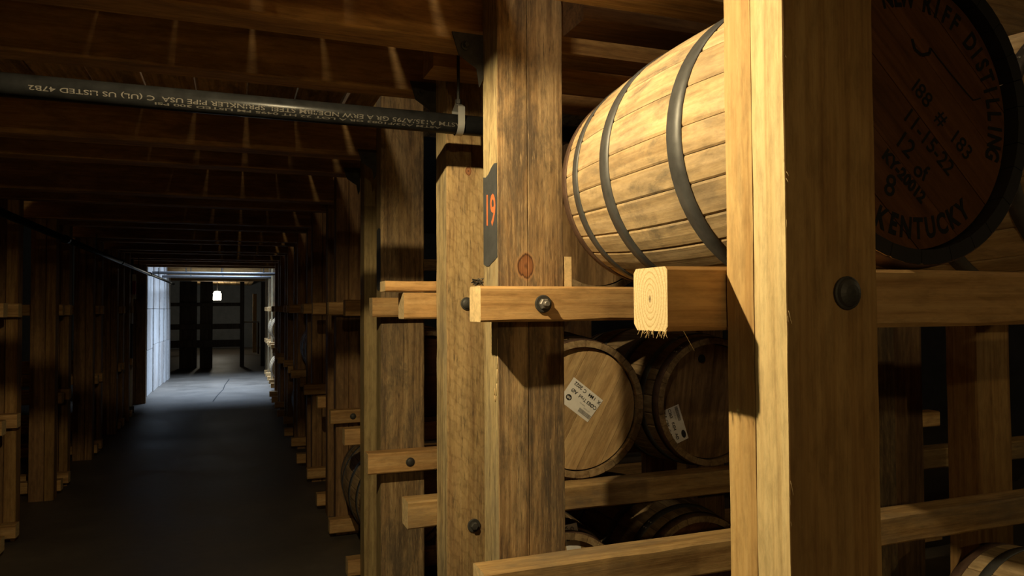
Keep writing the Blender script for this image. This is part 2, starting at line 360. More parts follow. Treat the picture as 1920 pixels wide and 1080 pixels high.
# plank ceiling over the aisle (planks run along the aisle, open joints)
ceil_m = MB(); ceil_m.box(-1.47, -1.462, -3, 14.85, 1.056, 1.075)
ceiling = struct('ceiling', ceil_m, M['joist_x'])
edges = [-1.468, -1.25, -1.033, -0.816, -0.599, -0.385, -0.171, 0.050, 0.268, 0.487, 0.655]
rows = [(-2.99, 2.61, 0.3), (2.61, 6.10, 0.0), (6.10, 10.6, 0.0), (10.6, 14.85, 0.0), (18.5, 22.3, 0), (22.3, 27.7, 0), (27.7, 33.1, 0)]
pk = 0
for i in range(len(edges) - 1):
    x0, x1 = edges[i], edges[i + 1]
    for (y0, y1, _) in rows:
        g = 0.0034 if random.random() < 0.7 else 0.0015
        b = MB(); b.beam(x0 + (g if i < 9 else 0.020), x1 - g, y0 + 0.002, y1 - 0.002, 1.0205, 1.055, 'y', ch=0.002, seg=6, jit=0.0015, seed=pk)
        link('plank', b.mesh('plank', M['plank_y']), ceiling); pk += 1

# ================================================================== racks
A_Y = [(0.771, 0.898), (2.424, 2.570), (4.140, 4.285), (5.86, 6.00), (7.58, 7.72), (9.30, 9.44), (11.02, 11.16), (12.74, 12.88)]
B_Y = [(1.902, 2.028), (3.640, 3.766), (5.36, 5.49), (7.08, 7.21), (8.80, 8.93), (10.52, 10.65), (12.24, 12.37), (13.86, 13.99)]
TIER = (0.061, -0.690, -1.450)
PX0 = 0.683
PTOP = 1.35

def bolt(parent, loc, face='y', r=0.021, head='nut', mw=None):
    """washer with a nut (sub-part), facing -Y (face y) ; loc in the parent's space"""
    b = MB(); b.lathe([(0.0005, 0), (r, 0), (r, -0.0035), (r * 0.9, -0.0045), (0.0005, -0.0045)], 24, 'y')
    wsh = link('washer', b.mesh('washer', mw or M['bolt']), parent, loc)
    b = MB()
    if head == 'nut':
        b.lathe([(0.0005, -0.0045), (r * 0.62, -0.0045), (r * 0.62, -0.015), (r * 0.5, -0.017), (0.0005, -0.017)], 6, 'y')
        b.lathe([(0.0005, -0.017), (r * 0.33, -0.017), (r * 0.33, -0.030), (r * 0.26, -0.032), (0.0005, -0.032)], 16, 'y')
    elif head == 'hex':
        b.lathe([(0.0005, -0.0045), (r * 0.6, -0.0045), (r * 0.6, -0.014), (r * 0.48, -0.017), (0.0005, -0.0175)], 6, 'y')
    else:
        b.lathe([(0.0005, -0.0045), (r * 0.85, -0.0045), (r * 0.78, -0.008), (r * 0.5, -0.0115), (r * 0.2, -0.013), (0.0005, -0.013)], 20, 'y')
    link('nut' if head == 'nut' else 'bolt_head', b.mesh('nut', M['steel'] if head == 'nut' else M['bolt']), wsh, (0, 0, 0))
    return wsh

def post(name, plies, y0, y1, mats, label, cat='post', z1=PTOP, z0=-H, seed=0, group=None, aisle=None, setback=None, ch=0.005, wane=0.0, seg=24, jit=0.0018):
    """an upright of one or more boards side by side; base Empty on the floor"""
    cx = (plies[0][0] + plies[-1][1]) / 2
    e = empty(name, (cx, y0, z0)); tag(e, label, cat, group)
    for i, (a, c) in enumerate(plies):
        b = MB(); sb = (setback or {}).get(i, 0.0)
        b.beam(a - cx, c - cx, sb, y1 - y0, 0, z1 - z0, 'z', ch=ch, seg=seg, jit=jit, seed=seed * 10 + i, wane=wane)
        ms = [mats[i]]
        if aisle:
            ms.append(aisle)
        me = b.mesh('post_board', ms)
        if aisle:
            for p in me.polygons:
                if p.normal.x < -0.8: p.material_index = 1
        link('post_board', me, e)
    return e
def rail(name, x0, x1, y0, y1, ztop, label, m=None, end=None, h=0.097, seed=0, group=None, seg=16, sag=0.0, rounded=0.006):
    b = MB(); yc = (y0 + y1) / 2
    b.beam(0, x1 - x0, y0 - yc, y1 - yc, 0, h, 'x', ch=rounded, seg=seg, jit=0.002, seed=seed, end_mi=1)
    o = link(name, b.mesh('rail', [m or M['rail_x'], end or M['end2']]), None, (x0, yc, ztop - h))
    return tag(o, label, 'rail', group)
def two(x0, x1, gap=0.0015, f=0.46):
    c = x0 + (x1 - x0) * f
    return [(x0, c - gap / 2), (c + gap / 2, x1)]

# ---- nearest lit post (A): a pale front timber with an orange heartwood timber behind it
e = empty('rack_post', (0.76, 0.771, -H)); tag(e, 'bright yellow sawn timber post in the foreground, hiding the big barrel', 'post')
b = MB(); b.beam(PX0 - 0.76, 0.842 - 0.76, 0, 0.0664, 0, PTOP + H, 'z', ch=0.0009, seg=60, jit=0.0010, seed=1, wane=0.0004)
me = b.mesh('post_board', [M['brown_z'], M['fresh_z']])  # sides off the lamp are brown, darkened further to paint in their shade
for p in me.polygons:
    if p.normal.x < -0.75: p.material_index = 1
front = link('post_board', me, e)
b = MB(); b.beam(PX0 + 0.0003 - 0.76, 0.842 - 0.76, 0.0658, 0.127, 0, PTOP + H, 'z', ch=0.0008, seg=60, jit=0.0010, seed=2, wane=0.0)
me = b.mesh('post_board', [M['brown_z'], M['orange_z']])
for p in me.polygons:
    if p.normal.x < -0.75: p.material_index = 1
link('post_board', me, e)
b = MB(); b.beam(0.8435 - 0.76, 0.885 - 0.76, 0.045, 0.127, 0, PTOP + H, 'z', ch=0.003, seg=30, jit=0.003, seed=3)
link('post_board', b.mesh('post_board', M['dark_z']), e)
bolt(e, (0.785 - 0.76, -0.0002, H + 0.018), r=0.023, head='round')
# splinters along its sawn corner
b = MB(); rr = random.Random(5)
for k in range(46):
    z = rr.uniform(0.7, 2.6); a = rr.uniform(0.006, 0.022); yy = rr.uniform(-0.003, 0.003)
    b.tube((PX0 - 0.76 + 0.002, yy + 0.002, z), (PX0 - 0.76 + rr.uniform(-0.001, 0.005), yy - rr.uniform(0.0, 0.004), z - a), 0.0004, 0.0001, 4)
sp = link('splinters', b.mesh('splinters', M['fresh_z']), e); sp['kind'] = 'stuff'

# ---- post B, doubled weathered timber with the painted bay number
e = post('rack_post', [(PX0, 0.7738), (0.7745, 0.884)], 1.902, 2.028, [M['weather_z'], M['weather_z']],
         'weathered doubled post with orange number 19 on a black patch', seed=4, aisle=M['lit_side_z'], wane=0.0006, seg=60, ch=0.0014, jit=0.0007)
cxB = (PX0 + 0.884) / 2
def number_patch(parent, x, ya, yb, zs_top, zs_bot, digits=None, dig_c=None, dig_size=0.1):
    b = MB(); n = len(zs_top)
    vs = [(x, ya + (yb - ya) * i / (n - 1), z) for i, z in enumerate(zs_top)] + [(x, ya + (yb - ya) * i / (n - 1), z) for i, z in enumerate(zs_bot)]
    vs2 = [(v[0] - 0.0008, v[1], v[2]) for v in vs]; q = 2 * n
    fs = []
    for i in range(n - 1):
        fs.append((i, i + 1, n + i + 1, n + i)); fs.append((q + i, q + n + i, q + n + i + 1, q + i + 1))
        fs.append((i, q + i, q + i + 1, i + 1)); fs.append((n + i, n + i + 1, q + n + i + 1, q + n + i))
    fs += [(0, n, q + n, q), (n - 1, q + n - 1, q + 2 * n - 1, 2 * n - 1)]
    b.add(vs2[:0] + vs + vs2, fs)
    o = link('painted_patch', b.mesh('painted_patch', M['black_paint']), parent)
    if digits:
        tv, tf = text_mesh(digits, dig_size, 0.0022, squeeze=0.78)
        b = MB(); b.add([(x - 0.0015, dig_c[0] - u, dig_c[1] + v + (-0.10 * u)) for u, v in tv], tf)
        link('bay_number', b.mesh('bay_number', M['orange_paint']), o)
    return o
zz = H
number_patch(e, PX0 - cxB - 0.0004, 0.003, 0.121, [zz + 0.405, zz + 0.408, zz + 0.400, zz + 0.386, zz + 0.380, zz + 0.384], [zz + 0.142, zz + 0.134, zz + 0.128, zz + 0.120, zz + 0.121, zz + 0.128],
             '19', (0.060, zz + 0.275), 0.125)
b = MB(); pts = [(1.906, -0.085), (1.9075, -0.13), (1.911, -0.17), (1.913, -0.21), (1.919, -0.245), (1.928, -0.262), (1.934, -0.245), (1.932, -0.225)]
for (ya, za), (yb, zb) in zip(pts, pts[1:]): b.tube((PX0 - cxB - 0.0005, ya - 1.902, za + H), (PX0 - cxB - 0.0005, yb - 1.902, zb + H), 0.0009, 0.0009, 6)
link('pale_streak', b.mesh('pale_streak', M['end2'], True), e)['label'] = 'thin pale streak on the post corner'  # thin pale line down the corner, curling at its foot
# pale cleat beside it, standing on the rail
b = MB(); b.beam(0.8855 - cxB, 0.913 - cxB, 0.002, 0.03, H + 0.0595, H + 0.147, 'z', ch=0.002, seg=4, jit=0.001)
link('cleat', b.mesh('cleat', M['end2']), e)['label'] = 'short pale wooden cleat'

# ---- post C, D, E and the others of the right-hand rack
eC = post('rack_post', [(PX0, 0.875)], 2.424, 2.570, [M['saw_z']], 'sawn pine post with diagonal saw marks just behind the number post', seed=5, aisle=M['lit_side_z'], wane=0.002, seg=50)
cxC = (PX0 + 0.875) / 2
bolt(eC, (0.754 - cxC, -0.0002, H + 0.016), r=0.022, head='round'); bolt(eC, (0.777 - cxC, -0.0002, H - 0.752), r=0.023, head='hex')
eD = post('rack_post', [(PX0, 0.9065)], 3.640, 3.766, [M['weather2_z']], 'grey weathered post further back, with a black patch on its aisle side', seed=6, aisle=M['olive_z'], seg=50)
cxD = (PX0 + 0.9065) / 2
number_patch(eD, PX0 - cxD - 0.0004, 0.003, 0.10, [zz + 0.40, zz + 0.41, zz + 0.40], [zz + 0.10, zz + 0.09, zz + 0.10])
eE = post('rack_post', two(PX0, 0.875), 4.140, 4.285, [M['olive_z'], M['olive_z']], 'smooth olive brown post standing directly behind the grey weathered post', seed=7)
for k, (y0, y1) in enumerate(B_Y[2:]):
    lab = 'reddish brown rack post beyond the smooth olive brown post' if k == 0 else 'dark right-hand post, %s past the reddish brown post, rails bolted on its near side' % ORD[2 * k - 1]
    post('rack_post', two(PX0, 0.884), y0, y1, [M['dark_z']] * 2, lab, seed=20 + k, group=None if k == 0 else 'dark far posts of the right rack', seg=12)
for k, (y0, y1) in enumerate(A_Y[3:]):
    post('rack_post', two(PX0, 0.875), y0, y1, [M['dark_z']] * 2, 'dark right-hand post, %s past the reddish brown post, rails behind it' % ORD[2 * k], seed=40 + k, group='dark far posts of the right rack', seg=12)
# second row, one bay deeper
post('rack_post', [(2.55, 2.735)], 1.902, 2.028, [M['brown_z']], 'brown post at the far right, behind the sagging rail end', seed=60)
post('rack_post', [(2.55, 2.742), (2.746, 2.945)], 2.424, 2.57, [M['weather2_z'], M['dark_z']], 'doubled post just right of the foreground post, half pale half dark', seed=61, setback={1: 0.03})
for k, (y0, y1) in enumerate([B_Y[1], A_Y[2], B_Y[2]]):
    post('rack_post', [(2.55, 2.742)], y0, y1, [M['dark_z']], ORD[k] + ' dark inner post deep in the rack behind the lower barrels', seed=62 + k, group='dark inner posts of the right rack', seg=10)

# ---- rails of the right-hand rack
XR = 4.4
r_ = rail('rack_rail', 0.583, XR, 0.9005, 0.997, 0.0612, 'rail with ringed end grain sticking out beside the bright foreground post', M['rail_x'], M['end'], seed=101, rounded=0.007, seg=30)
b = MB(); rr = random.Random(9)
for k in range(26):
    y = rr.uniform(-0.045, 0.04); b.tube((0.001, y, 0.003), (rr.uniform(-0.006, 0.006), y + rr.uniform(-0.008, 0.008), -rr.uniform(0.002, 0.011)), 0.0007, 0.0002, 4)
b.tube((0.03, -0.04, 0.003), (0.045, -0.047, -0.028), 0.0006, 0.0003, 4)
spl = link('splinters', b.mesh('splinters', M['end2']), r_); spl['kind'] = 'stuff'
rB = rail('rack_rail', 0.600, XR, 1.8055, 1.9015, 0.059, 'pine rail bolted across the number post, below the big barrel', seed=102, seg=30)
bolt(rB, (0.777 - 0.600, -0.0482, 0.0485), r=0.024, head='nut')
b = MB(); rr = random.Random(21)
p = Vector((0, 0, 0.004))
for k in range(40):
    q = Vector((rr.uniform(-0.018, 0.018), rr.uniform(-0.015, 0.015), rr.uniform(0.001, 0.022))); b.tube(p, q, 0.0012, 0.0008, 5); p = q
du = tag(link('dust_clump', b.mesh('dust_clump', M['bolt']), None, (0.614, 1.875, 0.0585)), 'small dark clump of dust and web on the rail end', 'dust'); du['kind'] = 'stuff'
rBl = rail('rack_rail', 0.607, XR, 1.806, 1.9015, -0.688, 'worn rail low in front of the number post, along the bottom edge', M['rail_worn'], seed=103, seg=30)
rail('rack_rail', 0.61, XR, 1.806, 1.9015, -1.41, 'lowest rail of the number post, down by the floor', M['rail_worn'], seed=104)
rail('rack_rail', 0.60, XR, 0.9005, 0.996, -0.690, 'middle rail bolted behind the foreground post', M['rail_worn'], seed=105)
rail('rack_rail', 0.60, XR, 0.9005, 0.996, -1.41, 'lowest rail behind the foreground post', M['rail_worn'], seed=106)
rail('rack_rail', 0.566, XR, 2.5705, 2.668, 0.058, 'rail end with clipped corner left of the saw-marked post, upper tier', seed=107)
rail('rack_rail', 0.579, XR, 2.5705, 2.668, -0.690, 'rail carrying the two labelled barrel heads, middle tier', M['rail_worn'], seed=108)
rail('rack_rail', 0.59, XR, 2.5705, 2.668, -1.450, 'rail behind the saw-marked post, lowest tier', M['rail_worn'], seed=109)
b = MB(); b.beam(0, 0.42, -0.05, 0.05, 0, 0.040, 'x', ch=0.004, seg=10, jit=0.002, seed=3, end_mi=1)
tag(link('loose_board', b.mesh('loose_board', [M['rail_x'], M['end2']]), None, (0.50, 2.628, 0.0595)), 'loose orange board lying on the upper rail left of the saw-marked post', 'board')
rail('rack_rail', 0.625, XR, 3.5435, 3.6395, 0.055, 'upper rail across the grey weathered post', seed=110)
rD = rail('rack_rail', 0.603, XR, 3.5435, 3.6395, -0.702, 'bolted middle rail across the grey weathered post', seed=111, h=0.102)
bolt(rD, (0.81 - 0.603, -0.0482, 0.050), r=0.022, head='round')
rail('rack_rail', 0.61, XR, 3.5435, 3.6395, -1.46, 'lowest rail across the grey weathered post', seed=112)
rail('rack_rail', 0.60, XR, 4.2855, 4.381, 0.054, 'upper rail just behind the smooth olive post', seed=113)
rail('rack_rail', 0.596, XR, 4.2855, 4.381, -0.695, 'middle rail just behind the smooth olive post', seed=114)
rail('rack_rail', 0.615, XR, 4.2855, 4.381, -1.447, 'lowest rail just behind the smooth olive post', seed=115)
rail('rack_rail', 0.62, XR, 5.264, 5.3595, 0.05, 'upper rail across the reddish brown post', seed=116)
rF = rail('rack_rail', 0.635, XR, 5.264, 5.3595, -0.716, 'bolted middle rail across the reddish brown post', seed=117)
bolt(rF, (0.79 - 0.635, -0.048, 0.048), r=0.022, head='round')
rail('rack_rail', 0.629, XR, 5.264, 5.3595, -1.483, 'lowest rail across the reddish brown post', seed=118)
proto = None
for (y0, y1), sgn, nth in [(q, 1, ORD[2 * i]) for i, q in enumerate(A_Y[3:])] + [(q, -1, ORD[2 * i + 1]) for i, q in enumerate(B_Y[3:])]:
    ya = y1 + 0.0005 if sgn > 0 else y0 - 0.096
    for t, nm in zip((0.05, -0.70, -1.475), ('upper', 'middle', 'lowest')):
        xs = 0.60 + random.uniform(-0.02, 0.04)
        if proto is None:
            proto = rail('rack_rail', xs, XR, ya, ya + 0.0955, t, nm + ' dark rail at the ' + nth + ' post past the reddish brown post', seed=119, group='dark far rails of the right rack', seg=8)
        else:
            c = dup(proto, (xs, ya + 0.04775, t - 0.097)); c['label'] = nm + ' dark rail at the ' + nth + ' post past the reddish brown post'

# ---- left-hand rack
LX1 = -1.436; LX0 = -1.625
LPOST = [(5.49, 'a'), (6.07, 'b'), (7.24, 'a'), (7.78, 'b'), (9.03, 'a'), (9.55, 'b'), (10.75, 'a'), (11.3, 'b'), (11.92, 'a')]
near_l = {6.07: 'brown post at the left picture edge with a pale rail end', 7.24: 'reddish post second from the left picture edge', 7.78: 'narrow dim post third from the left picture edge', 9.03: 'faint dark post fourth from the left picture edge'}
for k, (y, ty) in enumerate(LPOST):
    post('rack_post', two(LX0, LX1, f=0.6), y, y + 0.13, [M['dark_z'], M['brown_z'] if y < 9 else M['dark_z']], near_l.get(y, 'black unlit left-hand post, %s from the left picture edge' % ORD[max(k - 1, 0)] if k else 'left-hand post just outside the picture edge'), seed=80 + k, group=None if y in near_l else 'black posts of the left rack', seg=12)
    ya = y - 0.0965 if ty == 'b' else y + 0.1305
    for t, nm in ((0.05, 'upper'), (-0.72, 'middle'), (-1.48, 'lowest')):
        lab = 'pale rail end on the post at the left picture edge' if (y == 6.07 and t == -0.72) else nm + ' dark rail at the left-hand post ' + ('just outside the picture edge' if k == 0 else ORD[k - 1] + ' from the picture edge')
        o = rail('rack_rail', -4.2, -1.41, ya, ya + 0.096, t, lab, seed=200 + k, group=None if lab[:4] == 'pale' else 'dark rails of the left rack', seg=8)
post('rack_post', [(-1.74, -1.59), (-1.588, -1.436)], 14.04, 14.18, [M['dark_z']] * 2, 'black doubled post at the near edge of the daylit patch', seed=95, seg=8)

# made-up pole, white strips painted for daylit post faces, red sign beside the black post
e = empty('lit_strip_pole', (-1.525, 12.9, -H)); tag(e, 'added pole painted white for daylit post faces, with a black middle band, left of the daylit patch', 'pole')
for nm, z0, z1, m in (('pole_section', 0.10, 0.80, 'white'), ('band', 0.80, 1.40, 'black_paint'), ('pole_section', 1.40, 1.86, 'white'), ('pole_section', 1.86, 2.6, 'black_paint'), ('pole_base', 0.0, 0.10, 'black_paint')):
    b = MB(); b.tube((0, 0, z0), (0, 0, z1), 0.026 if nm != 'pole_base' else 0.05, n=16); link(nm, b.mesh(nm, M[m], True), e)
e = empty('wall_sign', (-1.46, 12.64, 0.17)); tag(e, 'small red sign with white top hanging on the left posts', 'sign')
for nm, z0, z1, m in (('sign_top', 0.28, 0.38, 'white'), ('sign_face', 0.07, 0.28, 'red'), ('sign_foot', 0.0, 0.07, 'white')):
    b = MB(); b.box(-0.025, 0.025, -0.01, 0.01, z0, z1); link(nm, b.mesh(nm, M[m]), e)

# ================================================================== joists
def joist(x0, x1, y0, y1, zb, label, h=0.234, m=None, seed=0, group=None, seg=24, name='ceiling_joist'):
    b = MB(); b.beam(0, x1 - x0, 0, y1 - y0, 0, h, 'x', ch=0.004, seg=seg, jit=0.002, seed=seed, wane=0.001)
    return tag(link(name, b.mesh(name, m or M['joist_x']), None, (x0, y0, zb)), label, 'joist', group)
JL = -1.8
jl = {0: ('ceiling joist overhead behind the bright foreground post', 0.8985, 1.03), 1: ('nearest ceiling joist in view, above the black pipe', 2.0285, 2.159), 2: ('second ceiling joist, with the row of light streaks, just above the black pipe', 2.5705, 2.672),
      3: ('third ceiling joist, seen just below the black pipe', 3.7665, 3.89), 4: ('fourth ceiling joist, second below the black pipe', 4.2855, 4.42)}
for k, (lab, y0, y1) in jl.items(): joist(JL, XR if k < 3 else 0.93, y0, y1, 0.785, lab, seed=300 + k)
yl = [5.4905, 6.0005, 7.2105, 7.7205, 8.9305, 9.4405, 10.6505, 11.1605, 12.3705, 12.8805, 13.9905]
for k, y in enumerate(yl): joist(JL, 0.93, y, y + 0.12, 0.785, 'dark ceiling joist, %s beyond the black pipe counting down the aisle' % ORD[k + 2], seed=310 + k, group='dark far ceiling joists', seg=6)
for k, y in enumerate([14.75, 18.45, 20.0, 21.6]): joist(JL, XR, y, y + 0.12, 0.785, ['ceiling joist at the near edge of the daylit opening', 'ceiling joist at the far edge of the daylit opening', 'first dark joist beyond the daylit opening', 'second dark joist beyond the daylit opening'][k], seed=330 + k, group='joists by the daylit opening', seg=6)
joist(0.62, XR, 1.55, 1.683, 0.785, 'short olive beam above the big barrel, nearest the viewer', seed=340, m=M['rail_worn'], h=0.2, name='rack_beam')
joist(0.886, XR, 1.762, 1.9015, 0.785, 'dark beam above the big barrel, right of the number post', seed=341, h=0.11, m=M['black_x'], name='rack_beam')
joist(0.60, XR, 2.282, 2.4235, 0.785, 'pale beam glimpsed between number post and big barrel', seed=342, m=M['rail_x'], h=0.2, name='rack_beam')
# angle brackets tying joists to posts
def bracket(x, y, z, label):
    e = empty('angle_bracket', (x, y, z)); tag(e, label, 'bracket')
    b = MB(); b.add([(-0.02, 0, 0), (-0.075, 0, 0.035), (-0.095, 0, 0.10), (0.0, 0, 0.10), (0.0, 0, -0.03), (-0.012, 0, -0.055)], [(0, 1, 2, 3, 4, 5)])
    n = len(b.v); b.add([(v[0], 0.006, v[2]) for v in b.v], [(5, 4, 3, 2, 1, 0)])
    for i in range(6): b.f.append((i, (i + 1) % 6, n + (i + 1) % 6, n + i)); b.m.append(0)
    link('bracket_plate', b.mesh('bracket_plate', M['bolt']), e)
    bolt(e, (-0.055, -0.0002, 0.062), r=0.014, head='hex')
bracket(0.682, 2.018, 0.705, 'black iron angle bracket at the top of the number post')
bracket(0.682, 2.560, 0.72, 'black iron angle bracket at the top of the saw-marked post')
bracket(0.682, 3.756, 0.72, 'black iron angle bracket at the top of the grey weathered post')
bracket(0.682, 4.275, 0.72, 'black iron angle bracket at the top of the smooth olive post')

# ================================================================== pipes
PZ = 0.585; PY = 2.215; PR = 0.0315
e = empty('sprinkler_pipe', (0, PY, PZ)); tag(e, 'black steel sprinkler pipe crossing under the ceiling with white print', 'pipe')
b = MB(); b.tube((-2.6, 0, 0), (4.0, 0, 0), PR, n=40, cap=True); link('pipe_tube', b.mesh('pipe_tube', M['pipe'], True), e)
def pipe_text(txt, size, x_start, ang0, squeeze=1.0):
    vs, fs = text_mesh(txt, size, 0.0002, 'LEFT', squeeze)
    b = MB(); out = []
    for u, v in vs:       # reads from right to left, upside down
        x = x_start - u; a = ang0 + v / PR
        out.append((x, -math.cos(a) * (PR + 0.0005), -math.sin(a) * (PR + 0.0005)))
    b.add(out, fs); return b
b = pipe_text('ASTM A135/A795 GR A ERW NDE/IBM STEEL SPRINKLER PIPE USA  C (UL) US LISTED 47B2', 0.0175, 0.665, 0.28, 1.70)
link('pipe_print', b.mesh('pipe_print', M['white_ink']), e)
b = pipe_text('ASTM A53/F1083 GR A LOT 22 HT 0495 FM LISTED 300 PSI', 0.010, 0.60, 0.72, 3.2)
link('pipe_print', b.mesh('pipe_print', M['white_ink']), e)
e = empty('pipe_hanger', (0.664, PY, PZ)); tag(e, 'galvanised strap and rod holding the black pipe by the number post', 'hanger')
b = MB(); n = 20
prof = [(-PR - 0.002, 0.05)] + [(-(PR + 0.002) * math.cos(t), -(PR + 0.002) * math.sin(t)) for t in [PI * k / n for k in range(n + 1)]] + [(PR + 0.002, 0.05), (0.0, 0.066), ]
for (y0, z0), (y1, z1) in zip(prof, prof[1:] + prof[:1]):
    b.add([(x, y, z) for x in (-0.011, 0.011) for (y, z) in ((y0, z0), (y1, z1))], [(0, 1, 3, 2)])
    b.add([(x, y * 1.05, z * 1.05 if z < 0 else z) for x in (-0.011, 0.011) for (y, z) in ((y0, z0), (y1, z1))], [(0, 2, 3, 1)])
link('hanger_strap', b.mesh('hanger_strap', M['galv']), e)
b = MB(); b.tube((0, 0, 0.06), (0, 0, 0.40), 0.005, n=10); b.tube((0, 0, 0.066), (0, 0, 0.08), 0.010, n=6)
link('threaded_rod', b.mesh('threaded_rod', M['bolt']), e)
e = empty('sprinkler_pipe', (-1.33, 4.0, 0.597)); tag(e, 'thin dark pipe running down the left side of the aisle', 'pipe')
b = MB(); b.tube((0, -1.5, 0), (0, 14.6, 0), 0.026, n=20); link('pipe_tube', b.mesh('pipe_tube', M['pipe'], True), e)
for y in (3.0, 6.2, 9.5): 
    b = MB(); b.tube((0, y, 0), (0, y + 0.09, 0), 0.034, n=20); link('coupling', b.mesh('coupling', M['pipe'], True), e)
for y in (4.5, 8.0, 11.0):
    b = MB(); b.tube((0, y, 0.02), (0, y, 0.185), 0.006, n=8); link('hanger_rod', b.mesh('hanger_rod', M['bolt']), e)
for y, lab in ((15.7, 'grey pipe crossing the ceiling of the daylit patch, nearer one'), (17.4, 'grey pipe crossing the ceiling of the daylit patch, farther one')):
    e = empty('sprinkler_pipe', (0, y, 0.72)); tag(e, lab, 'pipe')
    b = MB(); b.tube((-1.5, 0, 0), (2.0, 0, 0), 0.03, n=20); link('pipe_tube', b.mesh('pipe_tube', M['pipe_grey'], True), e)
    for x in (-0.9, -0.25, 0.55):
        b = MB(); b.tube((x, 0, 0.03), (x, 0, 0.20), 0.008, n=8); b.lathe([(0.002, 0.06), (0.02, 0.055), (0.02, 0.05), (0.002, 0.045)], 10, 'z', (x, 0, -0.02))
        link('sprinkler_head', b.mesh('sprinkler_head', M['bolt']), e)

# ================================================================== barrels
BL = 0.91; RC = 0.276; RB = 0.311
def rad(t): return RB - (RB - RC) * (abs(t) / (BL / 2)) ** 2.0
def stave_mesh(a, seg=14, m='oak', chime=0):
    """one stave centred on +Z (top) with angular width a, axis along Y"""
    b = MB(); g = 0.0007
    vs = []
    for i in range(seg + 1):
        t = -BL / 2 + BL * i / seg; R = rad(t); h = a / 2 - g / R
        for ro, an in ((-0.0022, -h), (0.0, -h * 0.86), (0.0003, 0.0), (0.0, h * 0.86), (-0.0022, h), (-0.026, h), (-0.026, 0.0), (-0.026, -h)):
            r = R + ro; vs.append((r * math.sin(an), t, r * math.cos(an)))
    fs = []
    for i in range(seg):
        for k in range(8): fs.append((i * 8 + k, i * 8 + (k + 1) % 8, i * 8 + 8 + (k + 1) % 8, i * 8 + 8 + k))
    b.add(vs, fs)
    if chime:
        for i in range(len(fs)):
            if i // 8 < 2 and i % 8 in (4, 5, 6, 7): b.m[i] = chime
    b.f.append(tuple(range(8))); b.m.append(chime); b.f.append(tuple(seg * 8 + k for k in reversed(range(8)))); b.m.append(0)
    return b
def hoop_mesh(tc, wd, m, n=72):
    b = MB(); th = 0.0022
    prof = [(rad(tc - wd / 2) + 0.0002, tc - wd / 2), (rad(tc - wd / 2) + th, tc - wd / 2), (rad(tc) + th + 0.0004, tc), (rad(tc + wd / 2) + th, tc + wd / 2), (rad(tc + wd / 2) + 0.0002, tc + wd / 2)]
    b.lathe(prof, n, 'y'); return b
def head_boards(parent, yface, ang, widths, mats, R=0.2475, th=0.018, cz=RB):
    """boards of a barrel head facing -Y at local y=yface; ang = board direction"""
    tot = sum(widths); pos = -R
    for k, wdt in enumerate(widths):
        p0 = pos; p1 = pos + wdt / tot * 2 * R; pos = p1
        p0 += 0.0007; p1 -= 0.0007
        n = 10; outl = []
        c0 = math.sqrt(max(R * R - p0 * p0, 0)); c1 = math.sqrt(max(R * R - p1 * p1, 0))
        a0 = math.atan2(p0, c0); a1 = math.atan2(p1, c1)
        for i in range(n + 1):
            a = a0 + (a1 - a0) * i / n; outl.append((R * math.cos(a), R * math.sin(a)))
        outl += [(-x, y) for x, y in reversed(outl)]
        b = MB(); q = len(outl)
        dz = (k % 2) * 0.0006
        b.add([(x, -dz, y) for x, y in outl] + [(x, th, y) for x, y in outl], [tuple(range(q)), tuple(reversed(range(q, 2 * q)))] + [(i, (i + 1) % q, q + (i + 1) % q, q + i) for i in range(q)])
        o = link('head_board', b.mesh('head_board', mats), parent, (0, yface, cz), (0, -ang, 0))
HOOPS = [(-0.433, 0.040, 1), (-0.338, 0.038, 0), (-0.148, 0.048, 0), (0.148, 0.048, 0), (0.338, 0.038, 0), (0.433, 0.040, 1)]
stave_shared = {}
